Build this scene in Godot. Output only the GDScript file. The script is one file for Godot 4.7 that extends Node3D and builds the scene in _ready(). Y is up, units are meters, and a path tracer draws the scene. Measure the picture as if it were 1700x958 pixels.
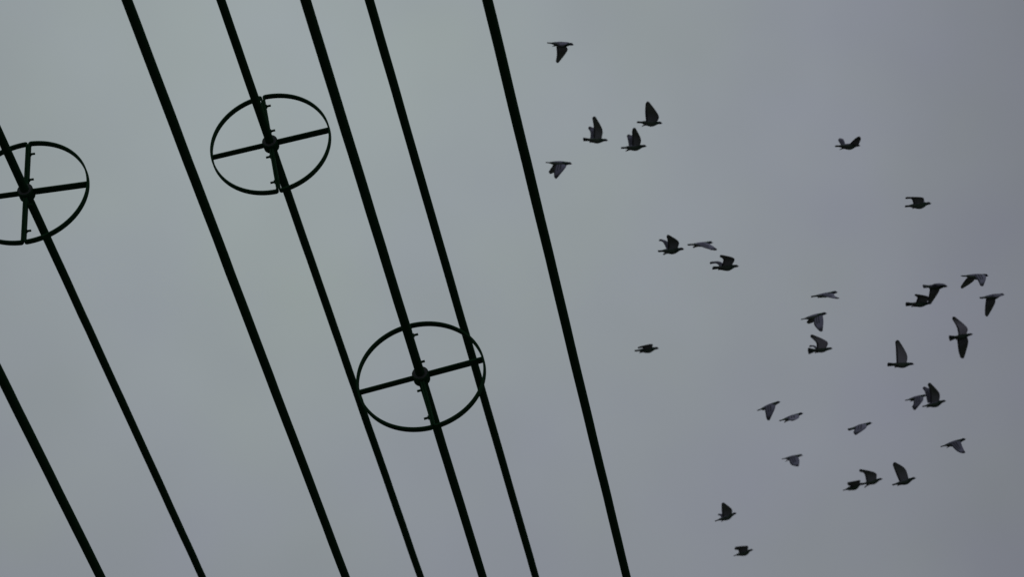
extends Node3D
# Seven parallel stay cables slanting down and away under an overcast sky, three of them carrying clamped hoops, and a flock of pigeons behind them.

const CABLE_R := 0.0385
const HOOP_R := 0.54
var paint: StandardMaterial3D
var hoop_paint: StandardMaterial3D
var bare_metal: StandardMaterial3D
var plumage: StandardMaterial3D
var horn: StandardMaterial3D
var taken := {}
var tails := {}
var leg_mesh: ArrayMesh

func V(x: float, y: float, z: float) -> Vector3:
	return Vector3(x, y, z)

func numbered(called: String) -> String:
	var n: int = taken.get(called, 0)
	taken[called] = n + 1
	return called if n == 0 else "%s_%03d" % [called, n]

func tag(o: Node, label: String, category: String, group := "") -> void:
	o.set_meta("label", label)
	o.set_meta("category", category)
	if group != "":
		o.set_meta("group", group)

func part(called: String, mesh: Mesh, mat: Material, parent: Node) -> MeshInstance3D:
	var m := MeshInstance3D.new()
	m.name = called
	m.mesh = mesh
	m.material_override = mat
	parent.add_child(m, true)
	return m

func matte(c: Color, rough := 0.9, spec := 0.15) -> StandardMaterial3D:
	var m := StandardMaterial3D.new()
	m.albedo_color = c.linear_to_srgb()
	m.roughness = rough
	m.metallic_specular = spec
	return m

# a grid of points as one smooth surface; around = the columns join up
func skin(st: SurfaceTool, rows: Array, around: bool, cols: Array = []) -> void:
	var n: int = rows[0].size()
	for i in rows.size() - 1:
		for j in (n if around else n - 1):
			var k := (j + 1) % n
			for p in [[i, j], [i, k], [i + 1, k], [i, j], [i + 1, k], [i + 1, j]]:
				if not cols.is_empty():
					st.set_color(cols[p[0]][p[1]])
				st.add_vertex(rows[p[0]][p[1]])

func _ready() -> void:
	var cam := Camera3D.new()
	cam.position = Vector3(0, 1.6, 0)
	cam.rotation_degrees = Vector3(12, 0, 0)
	cam.fov = 9.955
	cam.near = 0.1
	cam.far = 2000.0
	var lens := CameraAttributesPhysical.new()
	lens.frustum_focal_length = 137.8
	lens.frustum_focus_distance = 28.0
	lens.exposure_aperture = 4.0
	lens.frustum_near = 0.1
	lens.frustum_far = 2000.0
	cam.attributes = lens
	add_child(cam)
	cam.current = true

	var env := Environment.new()
	env.background_mode = Environment.BG_SKY
	env.tonemap_mode = Environment.TONE_MAPPER_LINEAR
	env.tonemap_exposure = 0.5
	env.sdfgi_enabled = true
	env.ssao_enabled = true
	env.ssil_enabled = true
	env.ambient_light_source = Environment.AMBIENT_SOURCE_SKY
	var sky := Sky.new()
	var pano := PanoramaSkyMaterial.new()
	pano.panorama = overcast(2048, 1024, 0.5)
	sky.sky_material = pano
	env.sky = sky
	var we := WorldEnvironment.new()
	we.environment = env
	add_child(we)

	var sun := DirectionalLight3D.new()
	sun.light_energy = 0.15
	sun.light_angular_distance = 25.0
	sun.light_color = Color(1.0, 0.98, 0.94)
	sun.rotation_degrees = Vector3(-48, 160, 0)
	sun.shadow_enabled = true
	add_child(sun)

	make_materials()
	make_ground()
	make_cables()
	make_hoops()
	make_flock()

# an even layer of cloud, thinner and paler over one stretch, with soft billows
func overcast(w: int, h: int, exposure: float) -> ImageTexture:
	var im := Image.create_empty(w, h, false, Image.FORMAT_RGBAF)
	var big := FastNoiseLite.new()
	big.seed = 11
	big.noise_type = FastNoiseLite.TYPE_SIMPLEX_SMOOTH
	big.frequency = 2.2
	big.fractal_octaves = 4
	var fine := FastNoiseLite.new()
	fine.seed = 5
	fine.noise_type = FastNoiseLite.TYPE_SIMPLEX_SMOOTH
	fine.frequency = 22.0
	fine.fractal_octaves = 3
	var tint := FastNoiseLite.new()
	tint.seed = 8
	tint.noise_type = FastNoiseLite.TYPE_SIMPLEX_SMOOTH
	tint.frequency = 16.0
	tint.fractal_octaves = 3
	var thin := Vector3(sin(deg_to_rad(-4.5)) * cos(deg_to_rad(16.0)), sin(deg_to_rad(16.0)), -cos(deg_to_rad(-4.5)) * cos(deg_to_rad(16.0)))
	for j in h:
		var el := (0.5 - (j + 0.5) / h) * PI
		for i in w:
			var a := (i + 0.5) / w * TAU
			var d := Vector3(sin(a) * cos(el), sin(el), -cos(a) * cos(el))
			var base := Vector3(0.214, 0.226, 0.266)
			if el > -0.1:
				var up := maxf(d.y, 0.0)
				var lobe := exp(-(1.0 - d.dot(thin)) / 0.0125)
				var b := big.get_noise_3dv(d)
				var f := fine.get_noise_3dv(d)
				var t := tint.get_noise_3dv(d)
				base *= 1.0 + 0.45 * up * up + 0.07 * b
				base += Vector3(0.102, 0.135, 0.102) * lobe
				# a darker bank of cloud off to one side
				var side := wrapf(a, -PI, PI)
				base *= 1.0 - 0.15 * pow(smoothstep(0.075, 0.170, side + 0.02 * b), 1.6) * smoothstep(1.2, 0.5, side) * smoothstep(0.9, 0.5, el)
				base *= 1.0 + 0.035 * f + 0.03 * big.get_noise_3dv(d * 3.1 + Vector3(5, 2, 1))
				base += Vector3(0.002, 0.005, -0.005) * t * 1.7
			im.set_pixel(i, j, Color(base.x / exposure, base.y / exposure, base.z / exposure, 1.0))
	return ImageTexture.create_from_image(im)

func make_materials() -> void:
	paint = matte(Color(0.007, 0.020, 0.009), 0.95, 0.08)
	hoop_paint = matte(Color(0.007, 0.018, 0.009), 0.9, 0.1)
	bare_metal = matte(Color(0.036, 0.042, 0.036), 0.7, 0.3)
	plumage = matte(Color(1, 1, 1), 0.9, 0.15)
	plumage.vertex_color_use_as_albedo = true
	horn = matte(Color(0.03, 0.025, 0.022), 0.6, 0.3)
	var n := NoiseTexture2D.new()
	n.width = 512
	n.height = 512
	n.seamless = true
	var fn := FastNoiseLite.new()
	fn.seed = 3
	fn.frequency = 0.02
	fn.fractal_octaves = 4
	n.noise = fn
	var ramp := Gradient.new()
	ramp.colors = PackedColorArray([Color(0.009, 0.030, 0.012).linear_to_srgb(), Color(0.014, 0.042, 0.018).linear_to_srgb()])
	n.color_ramp = ramp
	for m in [paint, hoop_paint]:
		m.albedo_color = Color.WHITE
		m.albedo_texture = n
		m.uv1_triplanar = true
		m.uv1_world_triplanar = true
		m.uv1_scale = Vector3(1.5, 1.5, 1.5)

func make_ground() -> void:
	var pm := PlaneMesh.new()
	pm.size = Vector2(3000, 3000)
	var gm := matte(Color(0.045, 0.047, 0.042), 0.95, 0.2)
	var n := NoiseTexture2D.new()
	n.width = 512
	n.height = 512
	n.seamless = true
	var fn := FastNoiseLite.new()
	fn.seed = 21
	fn.frequency = 0.03
	fn.fractal_octaves = 5
	n.noise = fn
	var ramp := Gradient.new()
	ramp.colors = PackedColorArray([Color(0.10, 0.102, 0.092).linear_to_srgb(), Color(0.19, 0.19, 0.175).linear_to_srgb()])
	n.color_ramp = ramp
	gm.albedo_color = Color.WHITE
	gm.albedo_texture = n
	gm.uv1_triplanar = true
	gm.uv1_world_triplanar = true
	gm.uv1_scale = Vector3(0.15, 0.15, 0.15)
	var g := part("ground", pm, gm, self)
	g.set_meta("kind", "structure")
	g.set_meta("label", "grey paved ground below the cables")

# ---------------------------------------------------------------- cables
func stay_cable(label: String, mid: Vector3, d: Vector3) -> void:
	var down := (mid.y + 0.3) / -d.y
	var up := 45.0
	var e1 := d.cross(Vector3.UP).normalized()
	var e2 := e1.cross(d)
	var wob := FastNoiseLite.new()
	wob.seed = int(absf(mid.x) * 1000.0)
	wob.frequency = 0.9
	var rows := []
	var n := int((down + up) / 0.25)
	for i in n + 1:
		var s := lerpf(-up, down, float(i) / n)
		var c := d * s + e1 * wob.get_noise_2d(s, 0.0) * 0.003 + e2 * wob.get_noise_2d(s, 40.0) * 0.003
		var row := []
		for j in 20:
			var a := TAU * j / 20.0
			var r := CABLE_R * (1.0 + 0.02 * wob.get_noise_2d(s * 2.0, 90.0))
			row.append(c + (e1 * cos(a) + e2 * sin(a)) * r)
		rows.append(row)
	var st := SurfaceTool.new()
	st.begin(Mesh.PRIMITIVE_TRIANGLES)
	skin(st, rows, true)
	st.index()
	st.generate_normals()
	var o := part(numbered("stay_cable"), st.commit(), paint, self)
	o.position = mid
	tag(o, label, "cable", "parallel dark cables slanting across the sky")

func make_cables() -> void:
	stay_cable("thick cable crossing the bottom corner, without any hoop", V(-3.9219, 6.3803, -23.7652), V(0.14437, -0.38238, -0.91266))
	stay_cable("cable whose hoop is cut by the picture edge", V(-3.9469, 7.6734, -30.1935), V(0.14960, -0.38208, -0.91194))
	stay_cable("thick bare cable between the edge-cut hoop and the upper hoop", V(-2.1495, 6.9692, -26.6928), V(0.14596, -0.38229, -0.91244))
	stay_cable("thin cable carrying the upper of the two whole hoops", V(-1.7451, 7.9875, -31.7553), V(0.14784, -0.38218, -0.91218))
	stay_cable("thick cable carrying the lower of the two whole hoops", V(-0.8737, 6.9563, -26.6285), V(0.14387, -0.38241, -0.91272))
	stay_cable("thin bare cable passing behind the end of the lower hoop", V(-0.4654, 7.8091, -30.8683), V(0.14773, -0.38219, -0.91220))
	stay_cable("rightmost cable, thick and bare, nearest the flock of pigeons", V(0.4411, 6.9692, -26.6928), V(0.14679, -0.38224, -0.91233))

# ---------------------------------------------------------------- hoops
# a strip of flat bar: a centre line in the plane of the hoop, t thick, w wide along the cable
func strip(line: Array, t: float, w: float, z0 := 0.0) -> ArrayMesh:
	var rows := []
	var n := line.size()
	for i in n:
		var a: Vector2 = line[maxi(i - 1, 0)]
		var b: Vector2 = line[mini(i + 1, n - 1)]
		var nn := (b - a).normalized().orthogonal() * t * 0.5
		var p: Vector2 = line[i]
		var c := 0.0015
		var row := []
		for q in [[-1.0, -1.0, 1], [-1.0, -1.0, 0], [-1.0, 1.0, 0], [-1.0, 1.0, 1], [1.0, 1.0, 1], [1.0, 1.0, 0], [1.0, -1.0, 0], [1.0, -1.0, 1]]:
			var side: float = q[0]
			var z: float = q[1] * (w * 0.5 - (c if q[2] == 0 else 0.0))
			var off := nn * side * (1.0 if q[2] == 0 else 1.0 - c / (t * 0.5))
			row.append(Vector3(p.x + off.x, p.y + off.y, z + z0))
		rows.append(row)
	var st := SurfaceTool.new()
	st.begin(Mesh.PRIMITIVE_TRIANGLES)
	st.set_smooth_group(-1)
	skin(st, rows, true)
	for e in [0, n - 1]:
		for j in range(1, 7):
			for k in [0, j, j + 1]:
				st.add_vertex(rows[e][k])
	st.generate_normals()
	return st.commit()

func lathe(profile: Array, n := 28) -> ArrayMesh:   # [radius, z] pairs round the z axis
	var rows := []
	for p in profile:
		var row := []
		for j in n:
			var a := TAU * j / n
			row.append(Vector3(cos(a) * p[0], sin(a) * p[0], p[1]))
		rows.append(row)
	var st := SurfaceTool.new()
	st.begin(Mesh.PRIMITIVE_TRIANGLES)
	st.set_smooth_group(-1)
	skin(st, rows, true)
	st.generate_normals()
	return st.commit()

func rod(r: float, l: float, sides := 12) -> CylinderMesh:
	var c := CylinderMesh.new()
	c.top_radius = r
	c.bottom_radius = r
	c.height = l
	c.radial_segments = sides
	c.rings = 1
	return c

func hoop(label: String, at: Vector3, d: Vector3, turn: float, lean: float, size: float, ways: Array) -> void:
	var o := Node3D.new()
	o.name = numbered("cable_hoop")
	add_child(o)
	var e1 := d.cross(Vector3.UP).normalized()
	var e2 := e1.cross(d).normalized()
	var t := deg_to_rad(turn)
	var x := e1 * cos(t) + e2 * sin(t)
	var z := (-d).rotated(x, -deg_to_rad(lean))   # the clamp sits not quite square on the cable
	o.transform = Transform3D(Basis(x, z.cross(x), z), at)
	tag(o, label, "hoop", "hoops clamped round the cables")
	var g := 0.0105
	var bend := 0.016
	var hoop_r := HOOP_R * size
	for s in [1.0, -1.0]:
		var line := []
		line.append(Vector2(s * g, 0.055))
		var yc := sqrt(pow(hoop_r - bend, 2) - pow(g + bend, 2))
		line.append(Vector2(s * g, yc - 0.2))
		var cc := Vector2(g + bend, yc)
		var a_end := cc.angle()
		for i in 7:
			var a := lerpf(PI, a_end, i / 6.0)
			var p := cc + Vector2(cos(a), sin(a)) * bend
			line.append(Vector2(s * p.x, p.y))
		for i in range(1, 72):
			var a := lerpf(a_end, -a_end, i / 72.0)
			line.append(Vector2(s * cos(a), sin(a)) * hoop_r)
		var top := line.slice(0, 9)
		top.reverse()
		for p in top:
			line.append(Vector2(p.x, -p.y))
		part("half_hoop", strip(line, 0.017, 0.054), hoop_paint, o)
	for s in [1.0, -1.0]:
		part("cross_bar", strip([Vector2(s * 0.05, 0), Vector2(s * 0.3, 0), Vector2(s * (hoop_r - 0.006), 0)], 0.016, 0.072 if s > 0 else 0.060), hoop_paint, o)
	var r := 0.071
	part("collar", lathe([[CABLE_R - 0.002, 0.046], [r - 0.004, 0.046], [r, 0.042], [r, 0.006], [r - 0.005, 0.003], [r - 0.005, -0.003], [r, -0.006], [r, -0.050], [r - 0.006, -0.056], [CABLE_R - 0.002, -0.056]]), hoop_paint, o)
	part("collar_liner", lathe([[CABLE_R - 0.002, 0.0475], [r - 0.008, 0.0475], [r - 0.009, 0.0505], [CABLE_R - 0.002, 0.0505]]), bare_metal, o)
	var ys := [0.435, 0.142, -0.142, -0.435]
	for i in 4:
		var w: float = ways[i]
		var b := part("bolt", rod(0.0105, 0.080), hoop_paint, o)
		b.position = Vector3(w * 0.022, ys[i], 0)
		b.rotation_degrees.z = 90
		var hd := part("bolt_head", rod(0.019, 0.012, 6), hoop_paint, b)
		hd.position = Vector3(0, w * 0.038, 0)
		var nut := part("nut", rod(0.019, 0.014, 6), hoop_paint, b)
		nut.position = Vector3(0, w * 0.001, 0)

func make_hoops() -> void:
	hoop("hoop with a cross of bars cut off by the picture edge", V(-4.2598, 8.4724, -28.2864), V(0.14960, -0.38208, -0.91194), 6.75, 2.2, 1.03, [1, 1, 1, 1])
	hoop("whole hoop with cross bars, clamped on the thin cable high up", V(-2.1814, 9.1155, -29.0631), V(0.14784, -0.38218, -0.91218), 13.75, -0.5, 1.01, [1, 1, -1, -1])
	hoop("lower whole hoop with cross bars, overlapping the two neighbouring cables", V(-0.7619, 6.6592, -27.3377), V(0.14387, -0.38241, -0.91272), 16.00, 2.0, 1.0, [1, 1, -1, -1])

# ---------------------------------------------------------------- pigeons
func body_mesh(fat: float, tone: float) -> ArrayMesh:
	var L := 0.33
	# along the bird from under the tail (0) to the face (1): place, centre height, half height, half width
	var prof := [[0.10, -0.006, 0.012, 0.045], [0.18, -0.008, 0.030, 0.056], [0.25, -0.012, 0.048, 0.064], [0.34, -0.020, 0.072, 0.068], [0.44, -0.029, 0.093, 0.086],
		[0.54, -0.034, 0.104, 0.095], [0.62, -0.030, 0.100, 0.092], [0.69, -0.019, 0.085, 0.079], [0.75, -0.005, 0.067, 0.062], [0.80, 0.006, 0.054, 0.051],
		[0.85, 0.015, 0.047, 0.044], [0.89, 0.018, 0.047, 0.042], [0.92, 0.017, 0.042, 0.037], [0.945, 0.011, 0.031, 0.027], [0.96, 0.006, 0.019, 0.016]]
	var rows := []
	var cols := []
	for p in prof:
		var k := fat * 1.10 if p[0] < 0.78 else 1.10
		var row := []
		var col := []
		for j in 20:
			var a := TAU * j / 20.0
			row.append(Vector3((p[0] - 0.5) * L, (p[1] + sin(a) * p[2] * k) * L, cos(a) * p[3] * k * L))
			var c := Color(0.065, 0.085, 0.062)                        # slate
			if p[0] > 0.68 and p[0] < 0.83:
				c = Color(0.035, 0.06, 0.04)                         # green sheen of the neck
			elif p[0] >= 0.83:
				c = Color(0.04, 0.045, 0.055)
			elif sin(a) > 0.45 and p[0] > 0.3:
				c = Color(0.19, 0.19, 0.235)                        # grey back
			col.append(c * tone)
		rows.append(row)
		cols.append(col)
	var st := SurfaceTool.new()
	st.begin(Mesh.PRIMITIVE_TRIANGLES)
	skin(st, rows, true, cols)
	for e in [0, prof.size() - 1]:
		var c := Vector3((prof[e][0] - 0.5) * L, prof[e][1] * L, 0)
		for j in 20:
			for q in [c, rows[e][j], rows[e][(j + 1) % 20]]:
				st.set_color(cols[e][0])
				st.add_vertex(q)
	st.index()
	st.generate_normals()
	return st.commit()

func beak_mesh() -> ArrayMesh:
	var L := 0.33
	var rows := []
	for p in [[0.950, 0.007, 0.013, 0.011], [0.968, 0.005, 0.010, 0.008], [0.985, 0.001, 0.007, 0.005], [1.0, -0.005, 0.002, 0.0015]]:
		var row := []
		for j in 10:
			var a := TAU * j / 10.0
			row.append(Vector3((p[0] - 0.5) * L, (p[1] + sin(a) * p[2]) * L, cos(a) * p[3] * L))
		rows.append(row)
	var st := SurfaceTool.new()
	st.begin(Mesh.PRIMITIVE_TRIANGLES)
	skin(st, rows, true)
	st.index()
	st.generate_normals()
	return st.commit()

# a fan of twelve tail feathers, dark at the end
func tail_mesh(half: float) -> ArrayMesh:
	var key := int(half * 100.0)
	if tails.has(key):
		return tails[key]
	var L := 0.33
	var st := SurfaceTool.new()
	st.begin(Mesh.PRIMITIVE_TRIANGLES)
	for k in 12:
		var f := (k - 5.5) / 5.5
		var rows := []
		var cols := []
		for i in 6:
			var s := i / 5.0
			var u := lerpf(0.27, 0.012 + 0.018 * f * f, s)
			var mid := f * lerpf(0.060, half - half / 12.0, pow(s, 0.9))
			var hw := lerpf(0.010, half / 9.0, s) * (0.55 if i == 5 else 1.0)
			var y := -0.004 + 0.006 * absf(f) * -1.0 + (k % 2) * 0.002
			var th := lerpf(0.022, 0.014, s)
			var c := Color(0.03, 0.033, 0.035) if s > 0.65 else Color(0.075, 0.085, 0.085)
			rows.append([Vector3(u - 0.5, y, mid - hw) * L, Vector3(u - 0.5, y + th, mid) * L, Vector3(u - 0.5, y, mid + hw) * L, Vector3(u - 0.5, y - th, mid) * L])
			cols.append([c, c, c, c])
		skin(st, rows, true, cols)
		for q in [0, 1, 2, 0, 2, 3]:
			st.set_color(cols[5][0])
			st.add_vertex(rows[5][q])
	st.index()
	st.generate_normals()
	tails[key] = st.commit()
	return tails[key]

func curve3(a: Vector3, b: Vector3, c: Vector3, t: float) -> Vector3:   # through a, b (t = 0.42) and c
	if t < 0.42:
		return a.cubic_interpolate(b, a * 2.0 - b.lerp(a, 0.4), c, t / 0.42)
	return b.cubic_interpolate(c, a, c + (c - b) * 0.35, (t - 0.42) / 0.58)

# j = shoulder, wrist, tip, rear of the wrist, rear of the root
func wing_mesh(j: Array, side: float, tone: float, pale: float, seed_: int) -> ArrayMesh:
	var rng := RandomNumberGenerator.new()
	rng.seed = seed_
	var ns := 44
	var nc := 9
	var top := []
	var low := []
	var tc := []
	var lc := []
	var span_len: float = (j[2] - j[0]).length()
	# the root is buried in the breast; the tip is as broad as the outer flight feathers
	var l0: Vector3 = j[0].lerp(Vector3(j[0].x, -0.012, 0), 0.45 if j[2].y > -0.02 else 0.12)
	var r_root: Vector3 = j[4].lerp(Vector3(j[4].x, -0.010, 0), 0.45 if j[2].y > -0.02 else 0.12)
	var along: Vector3 = (j[2] - j[1]).normalized()
	var back: Vector3 = j[3] - j[1]
	back = (back - along * back.dot(along)).normalized()
	var p_lead: Vector3 = j[2] - back * span_len * 0.042
	var p_rear: Vector3 = j[2] + back * span_len * 0.105
	for i in ns + 1:
		var t := float(i) / ns
		var lead := curve3(l0, j[1], p_lead, t)
		var rear := curve3(r_root, j[3], p_rear, t)
		# the flight feathers end one by one along the rear edge
		var ph := fmod(t * 15.0, 1.0)
		var cut := (0.02 + 0.07 * t) * absf(ph - 0.45) * rng.randf_range(0.8, 1.1)
		var chord := (lead - rear) * (1.06 - cut)
		var mid := lead - chord * 0.5
		if t > 0.90:
			chord *= maxf(sqrt(1.0 - pow((t - 0.90) / 0.10, 2)), 0.12)
		lead = mid + chord * 0.5
		var r0 := mid - chord * 0.5
		var nxt := curve3(j[0], j[1], j[2], minf(t + 0.03, 1.0))
		var prv := curve3(j[0], j[1], j[2], maxf(t - 0.03, 0.0))
		var cdir := chord.normalized()
		if chord.length() < 0.0005:
			cdir = (j[1] - j[3]).normalized()
		var up := ((nxt - prv).cross(cdir) * side).normalized()
		var a := []
		var b := []
		var ca := []
		var cb := []
		for k in nc + 1:
			var v := float(k) / nc
			var p := r0 + chord * v
			var camber := sin(PI * pow(v, 0.7)) * chord.length() * 0.07
			var th := (0.0012 + 0.006 * (1.0 - t) * v * (1.0 - v) * 4.0 + 0.002 * v * (1.0 - t))
			if k == 0 or k == nc:
				th = 0.0006
			a.append(p + up * (camber + th))
			b.append(p + up * (camber - th))
			# pale grey coverts, two dark bars, dark flight feather ends
			var c := Color(0.19, 0.19, 0.235)
			if t > 0.62:
				c = c.lerp(Color(0.06, 0.062, 0.068), smoothstep(0.62, 0.85, t))
			if v < 0.16:
				c = c.lerp(Color(0.045, 0.047, 0.05), 0.8)
			if t < 0.45 and ((v > 0.24 and v < 0.36) or (v > 0.46 and v < 0.56)):
				c = Color(0.05, 0.052, 0.056)
			c = c * (1.0 + 0.10 * sin(t * 15.0 * TAU))
			ca.append(c * tone)
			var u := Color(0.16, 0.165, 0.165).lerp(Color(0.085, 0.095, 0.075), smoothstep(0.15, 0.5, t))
			u = u.lerp(Color(0.60, 0.57, 0.64), pale * smoothstep(1.0, 0.45, t))  # pale underwing, with the lit look of the near wing put into its colour
			if v < 0.14 or t > 0.90 or v > 0.93:
				u = Color(0.045, 0.047, 0.045)
			u = u * (1.0 + 0.12 * sin(t * 15.0 * TAU))
			cb.append(u * tone)
		top.append(a)
		low.append(b)
		tc.append(ca)
		lc.append(cb)
	var st := SurfaceTool.new()
	st.begin(Mesh.PRIMITIVE_TRIANGLES)
	st.set_smooth_group(0)
	skin(st, top, false, tc)
	st.set_smooth_group(1)
	skin(st, low, false, lc)
	st.set_smooth_group(-1)
	var loop := []
	var loopc := []
	for i in ns + 1:
		loop.append([top[i][0], low[i][0]])
		loopc.append([tc[i][0], tc[i][0]])
	for k in range(1, nc + 1):
		loop.append([top[ns][k], low[ns][k]])
		loopc.append([tc[ns][k], tc[ns][k]])
	for i in ns:
		loop.append([top[ns - 1 - i][nc], low[ns - 1 - i][nc]])
		loopc.append([tc[ns - 1 - i][nc], tc[ns - 1 - i][nc]])
	skin(st, loop, false, loopc)
	st.generate_normals()
	return st.commit()

# shank and four toes, lying along +x from the hip, 1 long
func make_leg() -> ArrayMesh:
	var st := SurfaceTool.new()
	st.begin(Mesh.PRIMITIVE_TRIANGLES)
	var bones := [[Vector3.ZERO, Vector3(0.5, 0.0, 0), 0.17, 0.09], [Vector3(0.5, 0, 0), Vector3(0.72, -0.02, 0), 0.09, 0.06]]
	for a in [-0.35, 0.0, 0.35]:
		bones.append([Vector3(0.70, -0.02, 0), Vector3(0.70 + 0.3 * cos(a), -0.05, 0.3 * sin(a)), 0.05, 0.028])
	bones.append([Vector3(0.70, -0.02, 0), Vector3(0.78, -0.10, 0), 0.045, 0.025])
	for q in bones:
		var d: Vector3 = (q[1] - q[0]).normalized()
		var e1 := d.cross(Vector3(0.1, 0.9, 0.3)).normalized()
		var e2 := e1.cross(d)
		var rows := []
		for i in 4:
			var s: float = [0.0, 0.02, 0.98, 1.0][i]
			var r: float = lerpf(q[2], q[3], s) * (0.3 if i == 0 or i == 3 else 1.0)
			var row := []
			for k in 8:
				row.append((q[0] as Vector3).lerp(q[1], s) + (e1 * cos(TAU * k / 8.0) + e2 * sin(TAU * k / 8.0)) * r)
			rows.append(row)
		skin(st, rows, true)
	st.index()
	st.generate_normals()
	return st.commit()

func pigeon(label: String, at: Vector3, turn: Vector3, spread: float, fat: float, tone: float, pale: float, near: Array, far: Array, foot := Vector3(-0.075, -0.034, 0)) -> void:
	var o := Node3D.new()
	o.name = numbered("pigeon")
	add_child(o)
	o.position = at
	o.rotation_degrees = turn
	tag(o, label, "pigeon", "pigeons flying in a loose flock")
	part("body", body_mesh(fat, tone), plumage, o)
	part("beak", beak_mesh(), horn, o)
	part("tail", tail_mesh(spread), plumage, o)
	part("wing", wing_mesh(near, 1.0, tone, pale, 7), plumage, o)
	part("wing", wing_mesh(far, -1.0, tone, 0.0, 9), plumage, o)  # far underwing stays darker: its shade is put into the colour
	for s in [1.0, -1.0]:
		var hip := Vector3(-0.033, -0.020, 0.012 * s)
		var toe := foot + Vector3(0, 0, 0.014 * s)
		var d := (toe - hip)
		var x := d.normalized()
		var z := x.cross(Vector3.UP).normalized()
		var l := part("leg", leg_mesh, horn, o)
		l.transform = Transform3D(Basis(x * d.length(), z.cross(x) * 0.09, z * 0.09), hip)

func make_flock() -> void:
	leg_mesh = make_leg()
	pigeon("topmost pigeon of the flock, grey back, one wing swept straight down",
		V(0.583, 12.779, -38.419), V(21.9, -2.7, -5.7), 0.10, 1.00, 1.00, 0.0,
		[V(0.082, 0.045, 0.021), V(0.100, 0.033, 0.095), V(0.023, -0.010, 0.196), V(-0.021, -0.001, 0.120), V(-0.038, 0.018, 0.025)],
		[V(0.071, -0.030, -0.023), V(0.087, -0.088, -0.078), V(-0.020, -0.244, -0.065), V(-0.029, -0.136, -0.062), V(-0.041, -0.046, -0.020)], V(-0.095, -0.035, 0.000))
	pigeon("pigeon beside the rightmost cable with one wing raised tall and the other trailing behind",
		V(1.066, 12.264, -41.033), V(-14.0, -4.6, -4.9), 0.14, 1.00, 0.80, 0.0,
		[V(0.077, 0.012, 0.037), V(0.083, 0.106, 0.093), V(-0.031, 0.247, 0.177), V(-0.027, 0.135, 0.110), V(-0.017, 0.007, 0.034)],
		[V(0.037, 0.034, -0.014), V(0.010, 0.127, 0.021), V(-0.106, 0.205, -0.033), V(-0.074, 0.113, -0.016), V(-0.065, 0.029, -0.017)])
	pigeon("pigeon with one broad pointed wing straight up, highest of the upper trio",
		V(1.707, 12.171, -39.826), V(-0.1, 7.2, -1.7), 0.09, 1.05, 0.80, 0.0,
		[V(0.083, 0.012, 0.033), V(0.095, 0.072, 0.097), V(-0.056, 0.233, 0.145), V(-0.068, 0.102, 0.098), V(-0.041, -0.002, 0.029)],
		[V(0.071, 0.023, -0.025), V(0.074, 0.106, -0.058), V(-0.021, 0.239, -0.044), V(-0.003, 0.119, -0.050), V(-0.016, 0.013, -0.027)], V(-0.098, -0.048, 0.000))
	pigeon("pigeon with two notched wings raised, lowest of the upper trio",
		V(1.510, 11.872, -39.877), V(0.0, -1.0, 3.0), 0.09, 1.05, 0.70, 0.0,
		[V(0.073, 0.010, 0.032), V(0.090, 0.076, 0.093), V(0.017, 0.211, 0.148), V(-0.011, 0.143, 0.107), V(-0.011, 0.011, 0.032)],
		[V(0.020, 0.025, -0.025), V(0.013, 0.127, -0.012), V(-0.061, 0.190, -0.100), V(-0.063, 0.107, -0.050), V(-0.055, 0.025, -0.025)], V(-0.105, -0.042, 0.000))
	pigeon("slate pigeon close to the rightmost cable with both wings beating downward",
		V(0.558, 11.277, -38.336), V(11.7, -12.9, -6.9), 0.10, 1.00, 0.90, 0.0,
		[V(0.088, -0.019, 0.027), V(0.108, -0.047, 0.097), V(-0.002, -0.193, 0.111), V(-0.025, -0.125, 0.088), V(-0.027, -0.028, 0.027)],
		[V(-0.002, -0.051, -0.027), V(-0.047, -0.101, -0.087), V(-0.142, -0.129, -0.187), V(-0.117, -0.073, -0.110), V(-0.065, -0.026, -0.027)])
	pigeon("pigeon with wings half raised and feet trailing, first of the mid-sky trio",
		V(1.905, 10.316, -38.793), V(-2.3, -13.3, 1.3), 0.09, 1.10, 0.70, 0.0,
		[V(0.079, 0.007, 0.033), V(0.111, 0.075, 0.091), V(-0.013, 0.154, 0.147), V(-0.015, 0.079, 0.097), V(-0.032, -0.002, 0.031)],
		[V(-0.010, 0.024, -0.025), V(-0.045, 0.117, -0.032), V(-0.157, 0.176, -0.111), V(-0.104, 0.120, -0.058), V(-0.051, 0.027, -0.024)], V(-0.099, -0.045, 0.000))
	pigeon("slim pale-winged pigeon gliding flat with wing tip drooping below its head",
		V(2.304, 10.581, -39.612), V(25.6, 14.2, 7.6), 0.09, 0.80, 1.30, 0.0,
		[V(0.073, 0.011, 0.020), V(0.112, -0.003, 0.085), V(0.158, -0.044, 0.191), V(0.057, -0.039, 0.115), V(-0.039, -0.008, 0.024)],
		[V(0.066, -0.003, -0.022), V(0.128, -0.052, -0.070), V(0.211, -0.125, -0.155), V(0.110, -0.078, -0.088), V(-0.013, -0.016, -0.019)], V(-0.094, -0.038, 0.000))
	pigeon("pigeon with its raised wing bent backward, lowest of the mid-sky trio",
		V(2.521, 9.991, -38.258), V(-16.0, 7.0, 5.3), 0.11, 1.05, 0.70, 0.0,
		[V(0.072, 0.015, 0.041), V(0.088, 0.048, 0.119), V(-0.081, 0.083, 0.152), V(-0.036, 0.043, 0.109), V(-0.050, 0.003, 0.034)],
		[V(0.015, 0.039, -0.012), V(-0.055, 0.093, -0.027), V(-0.153, 0.128, -0.104), V(-0.090, 0.084, -0.056), V(-0.063, 0.037, -0.013)], V(-0.093, -0.020, 0.000))
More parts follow.
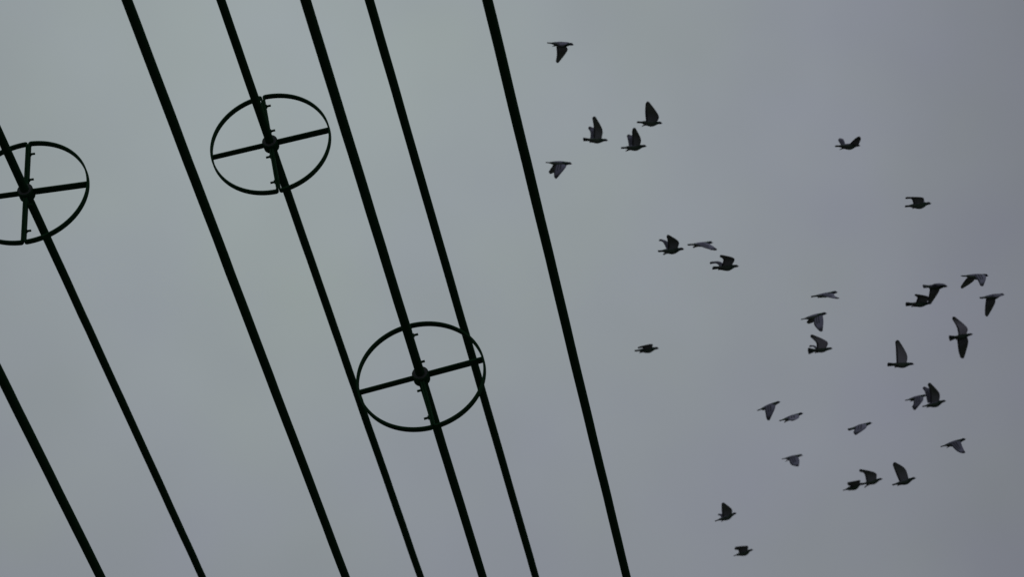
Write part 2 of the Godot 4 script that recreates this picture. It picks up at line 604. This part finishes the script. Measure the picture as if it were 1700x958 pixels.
	pigeon("small pigeon flying alone high up with its two wings lifted in a shallow V",
		V(4.064, 11.644, -38.935), V(-0.4, 13.8, 3.8), 0.08, 1.05, 0.70, 0.0,
		[V(0.131, 0.015, 0.032), V(0.138, 0.058, 0.101), V(0.074, 0.062, 0.212), V(0.043, 0.046, 0.125), V(0.016, 0.025, 0.034)],
		[V(-0.022, 0.031, -0.023), V(-0.020, 0.097, -0.070), V(-0.032, 0.138, -0.172), V(-0.071, 0.083, -0.099), V(-0.072, 0.021, -0.025)], V(-0.107, -0.040, 0.000))
	pigeon("pigeon flying alone with its grey wing folded straight back above the body",
		V(4.876, 10.867, -38.763), V(-1.9, 0.5, 6.0), 0.09, 1.10, 0.90, 0.0,
		[V(0.051, 0.020, 0.037), V(0.050, 0.055, 0.112), V(-0.161, 0.073, 0.131), V(-0.081, 0.053, 0.103), V(-0.054, 0.019, 0.037)],
		[V(0.092, 0.027, -0.025), V(0.093, 0.071, -0.089), V(0.113, 0.097, -0.200), V(0.067, 0.068, -0.116), V(0.054, 0.027, -0.025)])
	pigeon("pigeon with both wings down like an open pair of scissors, over the dense cluster",
		V(5.147, 9.410, -36.064), V(17.6, 15.7, 3.2), 0.10, 0.90, 1.10, 0.0,
		[V(0.113, 0.010, 0.023), V(0.095, -0.020, 0.094), V(0.013, -0.099, 0.189), V(-0.002, -0.048, 0.114), V(-0.012, 0.010, 0.023)],
		[V(0.016, -0.017, -0.023), V(0.009, -0.076, -0.076), V(-0.105, -0.156, -0.122), V(-0.079, -0.062, -0.085), V(-0.061, -0.006, -0.024)])
	pigeon("dark pigeon with wing lowered onto the back of the bird under it",
		V(5.448, 10.508, -41.778), V(38.0, 1.2, -0.6), 0.15, 1.00, 0.70, 0.0,
		[V(0.105, 0.055, 0.004), V(0.119, 0.068, 0.078), V(0.004, 0.086, 0.162), V(-0.040, 0.070, 0.094), V(-0.034, 0.047, 0.008)],
		[V(0.055, -0.025, -0.019), V(0.060, -0.103, -0.050), V(-0.055, -0.259, 0.011), V(-0.070, -0.179, -0.004), V(-0.056, -0.030, -0.016)])
	pigeon("dark pigeon partly overlapped by the lowered wing of the bird above it",
		V(5.018, 9.931, -40.104), V(-24.0, -5.0, 0.2), 0.13, 0.95, 0.60, 0.0,
		[V(0.094, 0.004, 0.035), V(0.124, 0.019, 0.117), V(-0.048, 0.039, 0.148), V(-0.011, 0.020, 0.109), V(-0.031, 0.006, 0.037)],
		[V(0.063, 0.035, -0.007), V(0.077, 0.121, -0.012), V(-0.015, 0.188, -0.086), V(-0.009, 0.126, -0.038), V(-0.004, 0.037, -0.006)], V(-0.090, -0.029, 0.000))
	pigeon("pigeon farthest out by the edge, with one long dark wing hanging down",
		V(6.040, 10.184, -40.856), V(23.8, 9.2, 9.2), 0.12, 1.00, 0.80, 0.0,
		[V(0.113, 0.032, 0.022), V(0.121, 0.022, 0.096), V(0.006, 0.023, 0.186), V(-0.022, 0.023, 0.113), V(-0.001, 0.033, 0.021)],
		[V(0.042, -0.033, -0.021), V(0.044, -0.115, -0.057), V(-0.076, -0.266, -0.039), V(-0.085, -0.152, -0.043), V(-0.068, -0.019, -0.024)])
	pigeon("banking pigeon with wings fully spread, one up and one down, tail fanned",
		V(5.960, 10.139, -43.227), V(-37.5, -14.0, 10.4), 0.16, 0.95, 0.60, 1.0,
		[V(0.075, 0.002, 0.043), V(0.095, 0.009, 0.130), V(-0.060, 0.109, 0.272), V(-0.031, 0.026, 0.143), V(-0.027, 0.007, 0.049)],
		[V(0.080, 0.009, -0.031), V(0.081, -0.023, -0.120), V(-0.023, -0.138, -0.279), V(-0.057, -0.069, -0.173), V(-0.048, 0.013, -0.025)])
	pigeon("pigeon with level body and a single narrow wing held straight up",
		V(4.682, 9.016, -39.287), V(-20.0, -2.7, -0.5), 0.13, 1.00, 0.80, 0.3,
		[V(0.069, 0.003, 0.035), V(0.071, 0.083, 0.096), V(-0.043, 0.225, 0.200), V(-0.056, 0.138, 0.134), V(-0.047, 0.003, 0.035)],
		[V(0.049, 0.033, -0.013), V(0.036, 0.128, 0.037), V(-0.040, 0.265, 0.070), V(-0.024, 0.162, 0.042), V(-0.032, 0.033, -0.012)])
	pigeon("pigeon with wing down whose head is tucked behind the bird ahead of it",
		V(5.550, 9.606, -44.897), V(-0.1, 12.9, 14.1), 0.09, 1.00, 0.80, 0.0,
		[V(0.095, -0.010, 0.026), V(0.053, -0.069, 0.074), V(-0.101, -0.169, 0.066), V(-0.082, -0.084, 0.063), V(-0.030, 0.002, 0.028)],
		[V(0.091, -0.000, -0.027), V(0.068, -0.042, -0.093), V(-0.014, -0.108, -0.180), V(0.008, -0.047, -0.108), V(0.003, 0.008, -0.026)], V(-0.098, -0.032, 0.000))
	pigeon("pigeon with wings swept up that covers the head of the bird behind it",
		V(5.561, 9.203, -43.080), V(0.3, -4.6, 12.3), 0.08, 1.10, 0.70, 0.0,
		[V(0.068, 0.023, 0.036), V(0.094, 0.114, 0.067), V(-0.007, 0.270, 0.115), V(-0.019, 0.162, 0.080), V(-0.040, 0.024, 0.037)],
		[V(-0.022, 0.050, -0.021), V(-0.007, 0.188, -0.001), V(-0.076, 0.264, -0.085), V(-0.074, 0.181, -0.035), V(-0.078, 0.063, -0.018)], V(-0.110, -0.022, 0.000))
	pigeon("pigeon climbing with its pointed wing straight down, just behind a folded-wing bird",
		V(3.293, 8.968, -41.929), V(11.9, 8.4, 21.2), 0.10, 1.00, 0.90, 0.0,
		[V(0.081, -0.005, 0.028), V(0.044, -0.050, 0.090), V(-0.086, -0.164, 0.103), V(-0.084, -0.069, 0.081), V(-0.060, -0.003, 0.027)],
		[V(0.067, -0.007, -0.027), V(0.038, -0.059, -0.086), V(-0.037, -0.153, -0.162), V(-0.020, -0.068, -0.101), V(-0.031, -0.006, -0.028)], V(-0.098, -0.018, 0.000))
	pigeon("small climbing pigeon with its wings folded close along the body",
		V(3.552, 8.776, -41.641), V(15.8, 4.1, 17.7), 0.07, 0.95, 1.20, 0.0,
		[V(0.098, 0.007, 0.026), V(0.080, -0.025, 0.097), V(-0.022, -0.025, 0.190), V(-0.054, -0.009, 0.115), V(-0.040, 0.017, 0.025)],
		[V(0.079, 0.004, -0.027), V(0.058, -0.035, -0.092), V(0.003, -0.052, -0.199), V(-0.003, -0.030, -0.117), V(-0.017, 0.011, -0.027)], V(-0.107, -0.037, 0.000))
	pigeon("pale grey pigeon climbing with half-closed wing below its tail, between the low groups",
		V(4.394, 8.607, -41.349), V(31.0, 13.8, 18.8), 0.09, 0.95, 1.20, 0.0,
		[V(0.079, 0.021, 0.021), V(0.048, -0.000, 0.096), V(-0.113, -0.038, 0.124), V(-0.102, -0.006, 0.089), V(-0.060, 0.025, 0.019)],
		[V(0.064, 0.002, -0.028), V(0.034, -0.063, -0.069), V(-0.062, -0.129, -0.135), V(-0.034, -0.071, -0.085), V(-0.032, 0.005, -0.030)])
	pigeon("pigeon at the lower outer edge, broad wing turned down and forward",
		V(5.362, 8.147, -39.840), V(6.1, -8.2, 14.8), 0.08, 0.95, 0.90, 0.0,
		[V(0.089, 0.002, 0.026), V(0.095, -0.091, 0.051), V(0.099, -0.165, 0.151), V(0.018, -0.113, 0.080), V(-0.037, -0.002, 0.027)],
		[V(0.065, 0.009, -0.026), V(0.060, -0.071, -0.073), V(0.054, -0.103, -0.187), V(0.019, -0.075, -0.105), V(-0.024, 0.006, -0.026)], V(-0.095, -0.032, 0.000))
	pigeon("small pigeon with a broad blunt grey wing pushed down under its breast",
		V(4.178, 9.423, -48.909), V(10.0, 1.6, 10.2), 0.09, 0.95, 1.00, 0.0,
		[V(0.083, -0.004, 0.027), V(0.087, -0.071, 0.080), V(0.043, -0.147, 0.177), V(-0.043, -0.103, 0.103), V(-0.056, -0.018, 0.026)],
		[V(0.064, -0.004, -0.027), V(0.060, -0.069, -0.085), V(0.050, -0.121, -0.195), V(0.001, -0.083, -0.112), V(-0.034, -0.014, -0.027)], V(-0.116, -0.045, 0.000))
	pigeon("small pigeon tucked right behind the tail of a bigger one, low in the flock",
		V(5.014, 8.886, -48.326), V(-1.5, 7.1, 19.2), 0.08, 1.15, 0.60, 0.0,
		[V(0.099, 0.016, 0.037), V(0.096, 0.054, 0.112), V(-0.098, 0.056, 0.124), V(-0.048, 0.013, 0.092), V(-0.036, -0.002, 0.032)],
		[V(0.091, 0.025, -0.026), V(0.098, 0.077, -0.082), V(-0.022, 0.099, -0.149), V(0.032, 0.059, -0.098), V(-0.004, 0.012, -0.030)])
	pigeon("pigeon with bent wing raised and neck stretched, just ahead of a tucked-in small one",
		V(5.179, 8.809, -47.303), V(-11.4, -7.0, 13.4), 0.11, 1.00, 0.70, 0.0,
		[V(0.061, -0.010, 0.026), V(0.079, 0.086, 0.079), V(-0.136, 0.175, 0.134), V(-0.074, 0.108, 0.092), V(-0.074, -0.002, 0.030)],
		[V(0.039, 0.015, -0.024), V(0.039, 0.115, 0.011), V(-0.113, 0.195, 0.031), V(-0.032, 0.127, 0.013), V(-0.055, 0.020, -0.022)], V(-0.126, -0.056, 0.000))
	pigeon("pigeon with one straight blade-like wing raised backward, at the end of the low trio",
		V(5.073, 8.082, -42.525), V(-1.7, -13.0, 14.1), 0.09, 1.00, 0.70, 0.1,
		[V(0.067, -0.001, 0.028), V(0.062, 0.143, 0.073), V(-0.055, 0.256, 0.117), V(-0.063, 0.111, 0.069), V(-0.049, 0.006, 0.030)],
		[V(0.041, 0.016, -0.025), V(0.021, 0.148, -0.001), V(-0.069, 0.269, -0.043), V(-0.041, 0.140, -0.026), V(-0.040, 0.021, -0.023)], V(-0.099, -0.025, 0.000))
	pigeon("pigeon climbing with its short triangular wing raised, above the lowest bird",
		V(2.923, 7.973, -45.042), V(0.7, 2.5, 20.0), 0.09, 1.00, 0.90, 0.0,
		[V(0.080, 0.011, 0.031), V(0.102, 0.066, 0.097), V(0.008, 0.190, 0.153), V(-0.029, 0.096, 0.102), V(-0.044, 0.019, 0.032)],
		[V(0.009, 0.017, -0.025), V(-0.013, 0.059, -0.085), V(-0.053, 0.091, -0.190), V(-0.050, 0.052, -0.112), V(-0.050, 0.023, -0.024)], V(-0.080, -0.037, 0.000))
	pigeon("lowest pigeon of the flock, small and hunched with wing folded back",
		V(3.550, 8.215, -50.651), V(-1.5, 5.2, 17.3), 0.07, 1.15, 0.70, 0.0,
		[V(0.062, 0.023, 0.039), V(0.071, 0.072, 0.110), V(-0.138, 0.090, 0.127), V(-0.077, 0.049, 0.097), V(-0.068, 0.016, 0.036)],
		[V(0.053, 0.035, -0.024), V(0.062, 0.099, -0.073), V(-0.073, 0.131, -0.122), V(-0.006, 0.089, -0.082), V(-0.039, 0.030, -0.026)], V(-0.106, -0.012, 0.000))
	pigeon("small pigeon flying alone midway between the cables and the flock",
		V(1.753, 9.802, -42.413), V(-2.0, 2.3, 5.8), 0.10, 1.05, 0.70, 0.0,
		[V(0.062, 0.002, 0.031), V(0.065, 0.044, 0.104), V(-0.125, 0.014, 0.111), V(-0.054, 0.009, 0.088), V(-0.053, -0.007, 0.028)],
		[V(0.048, 0.014, -0.027), V(0.047, 0.076, -0.079), V(-0.084, 0.076, -0.147), V(-0.008, 0.061, -0.093), V(-0.032, 0.008, -0.028)], V(-0.103, -0.030, 0.000))
	pigeon("slim gliding pigeon with flat wing, highest of a column of three",
		V(3.699, 9.703, -38.459), V(23.6, -13.1, 6.4), 0.10, 0.80, 1.20, 0.0,
		[V(0.110, -0.004, 0.023), V(0.141, -0.024, 0.097), V(0.197, -0.036, 0.210), V(0.077, -0.026, 0.122), V(-0.026, -0.001, 0.022)],
		[V(0.079, -0.011, -0.020), V(0.075, -0.053, -0.081), V(0.083, -0.096, -0.183), V(0.037, -0.060, -0.104), V(-0.016, -0.009, -0.020)], V(-0.085, -0.021, 0.000))
	pigeon("pigeon with broad grey wing hanging down, middle of a column of three",
		V(3.595, 9.488, -38.709), V(15.5, -15.3, 9.7), 0.10, 0.95, 1.10, 0.0,
		[V(0.110, -0.006, 0.025), V(0.110, -0.082, 0.076), V(0.078, -0.191, 0.159), V(0.002, -0.101, 0.095), V(0.001, -0.031, 0.028)],
		[V(0.017, -0.038, -0.023), V(-0.039, -0.070, -0.084), V(-0.127, -0.075, -0.188), V(-0.102, -0.037, -0.110), V(-0.049, -0.008, -0.025)])
	pigeon("pigeon with fanned square tail and swept-back raised wing, lowest of a column of three",
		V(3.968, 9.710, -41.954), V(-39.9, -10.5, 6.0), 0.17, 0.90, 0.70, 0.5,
		[V(0.073, -0.011, 0.027), V(0.098, 0.009, 0.116), V(-0.099, 0.066, 0.211), V(-0.037, 0.010, 0.113), V(-0.043, -0.007, 0.032)],
		[V(-0.026, 0.035, 0.004), V(-0.062, 0.108, -0.012), V(-0.133, 0.196, -0.074), V(-0.087, 0.119, -0.036), V(-0.058, 0.037, 0.007)])
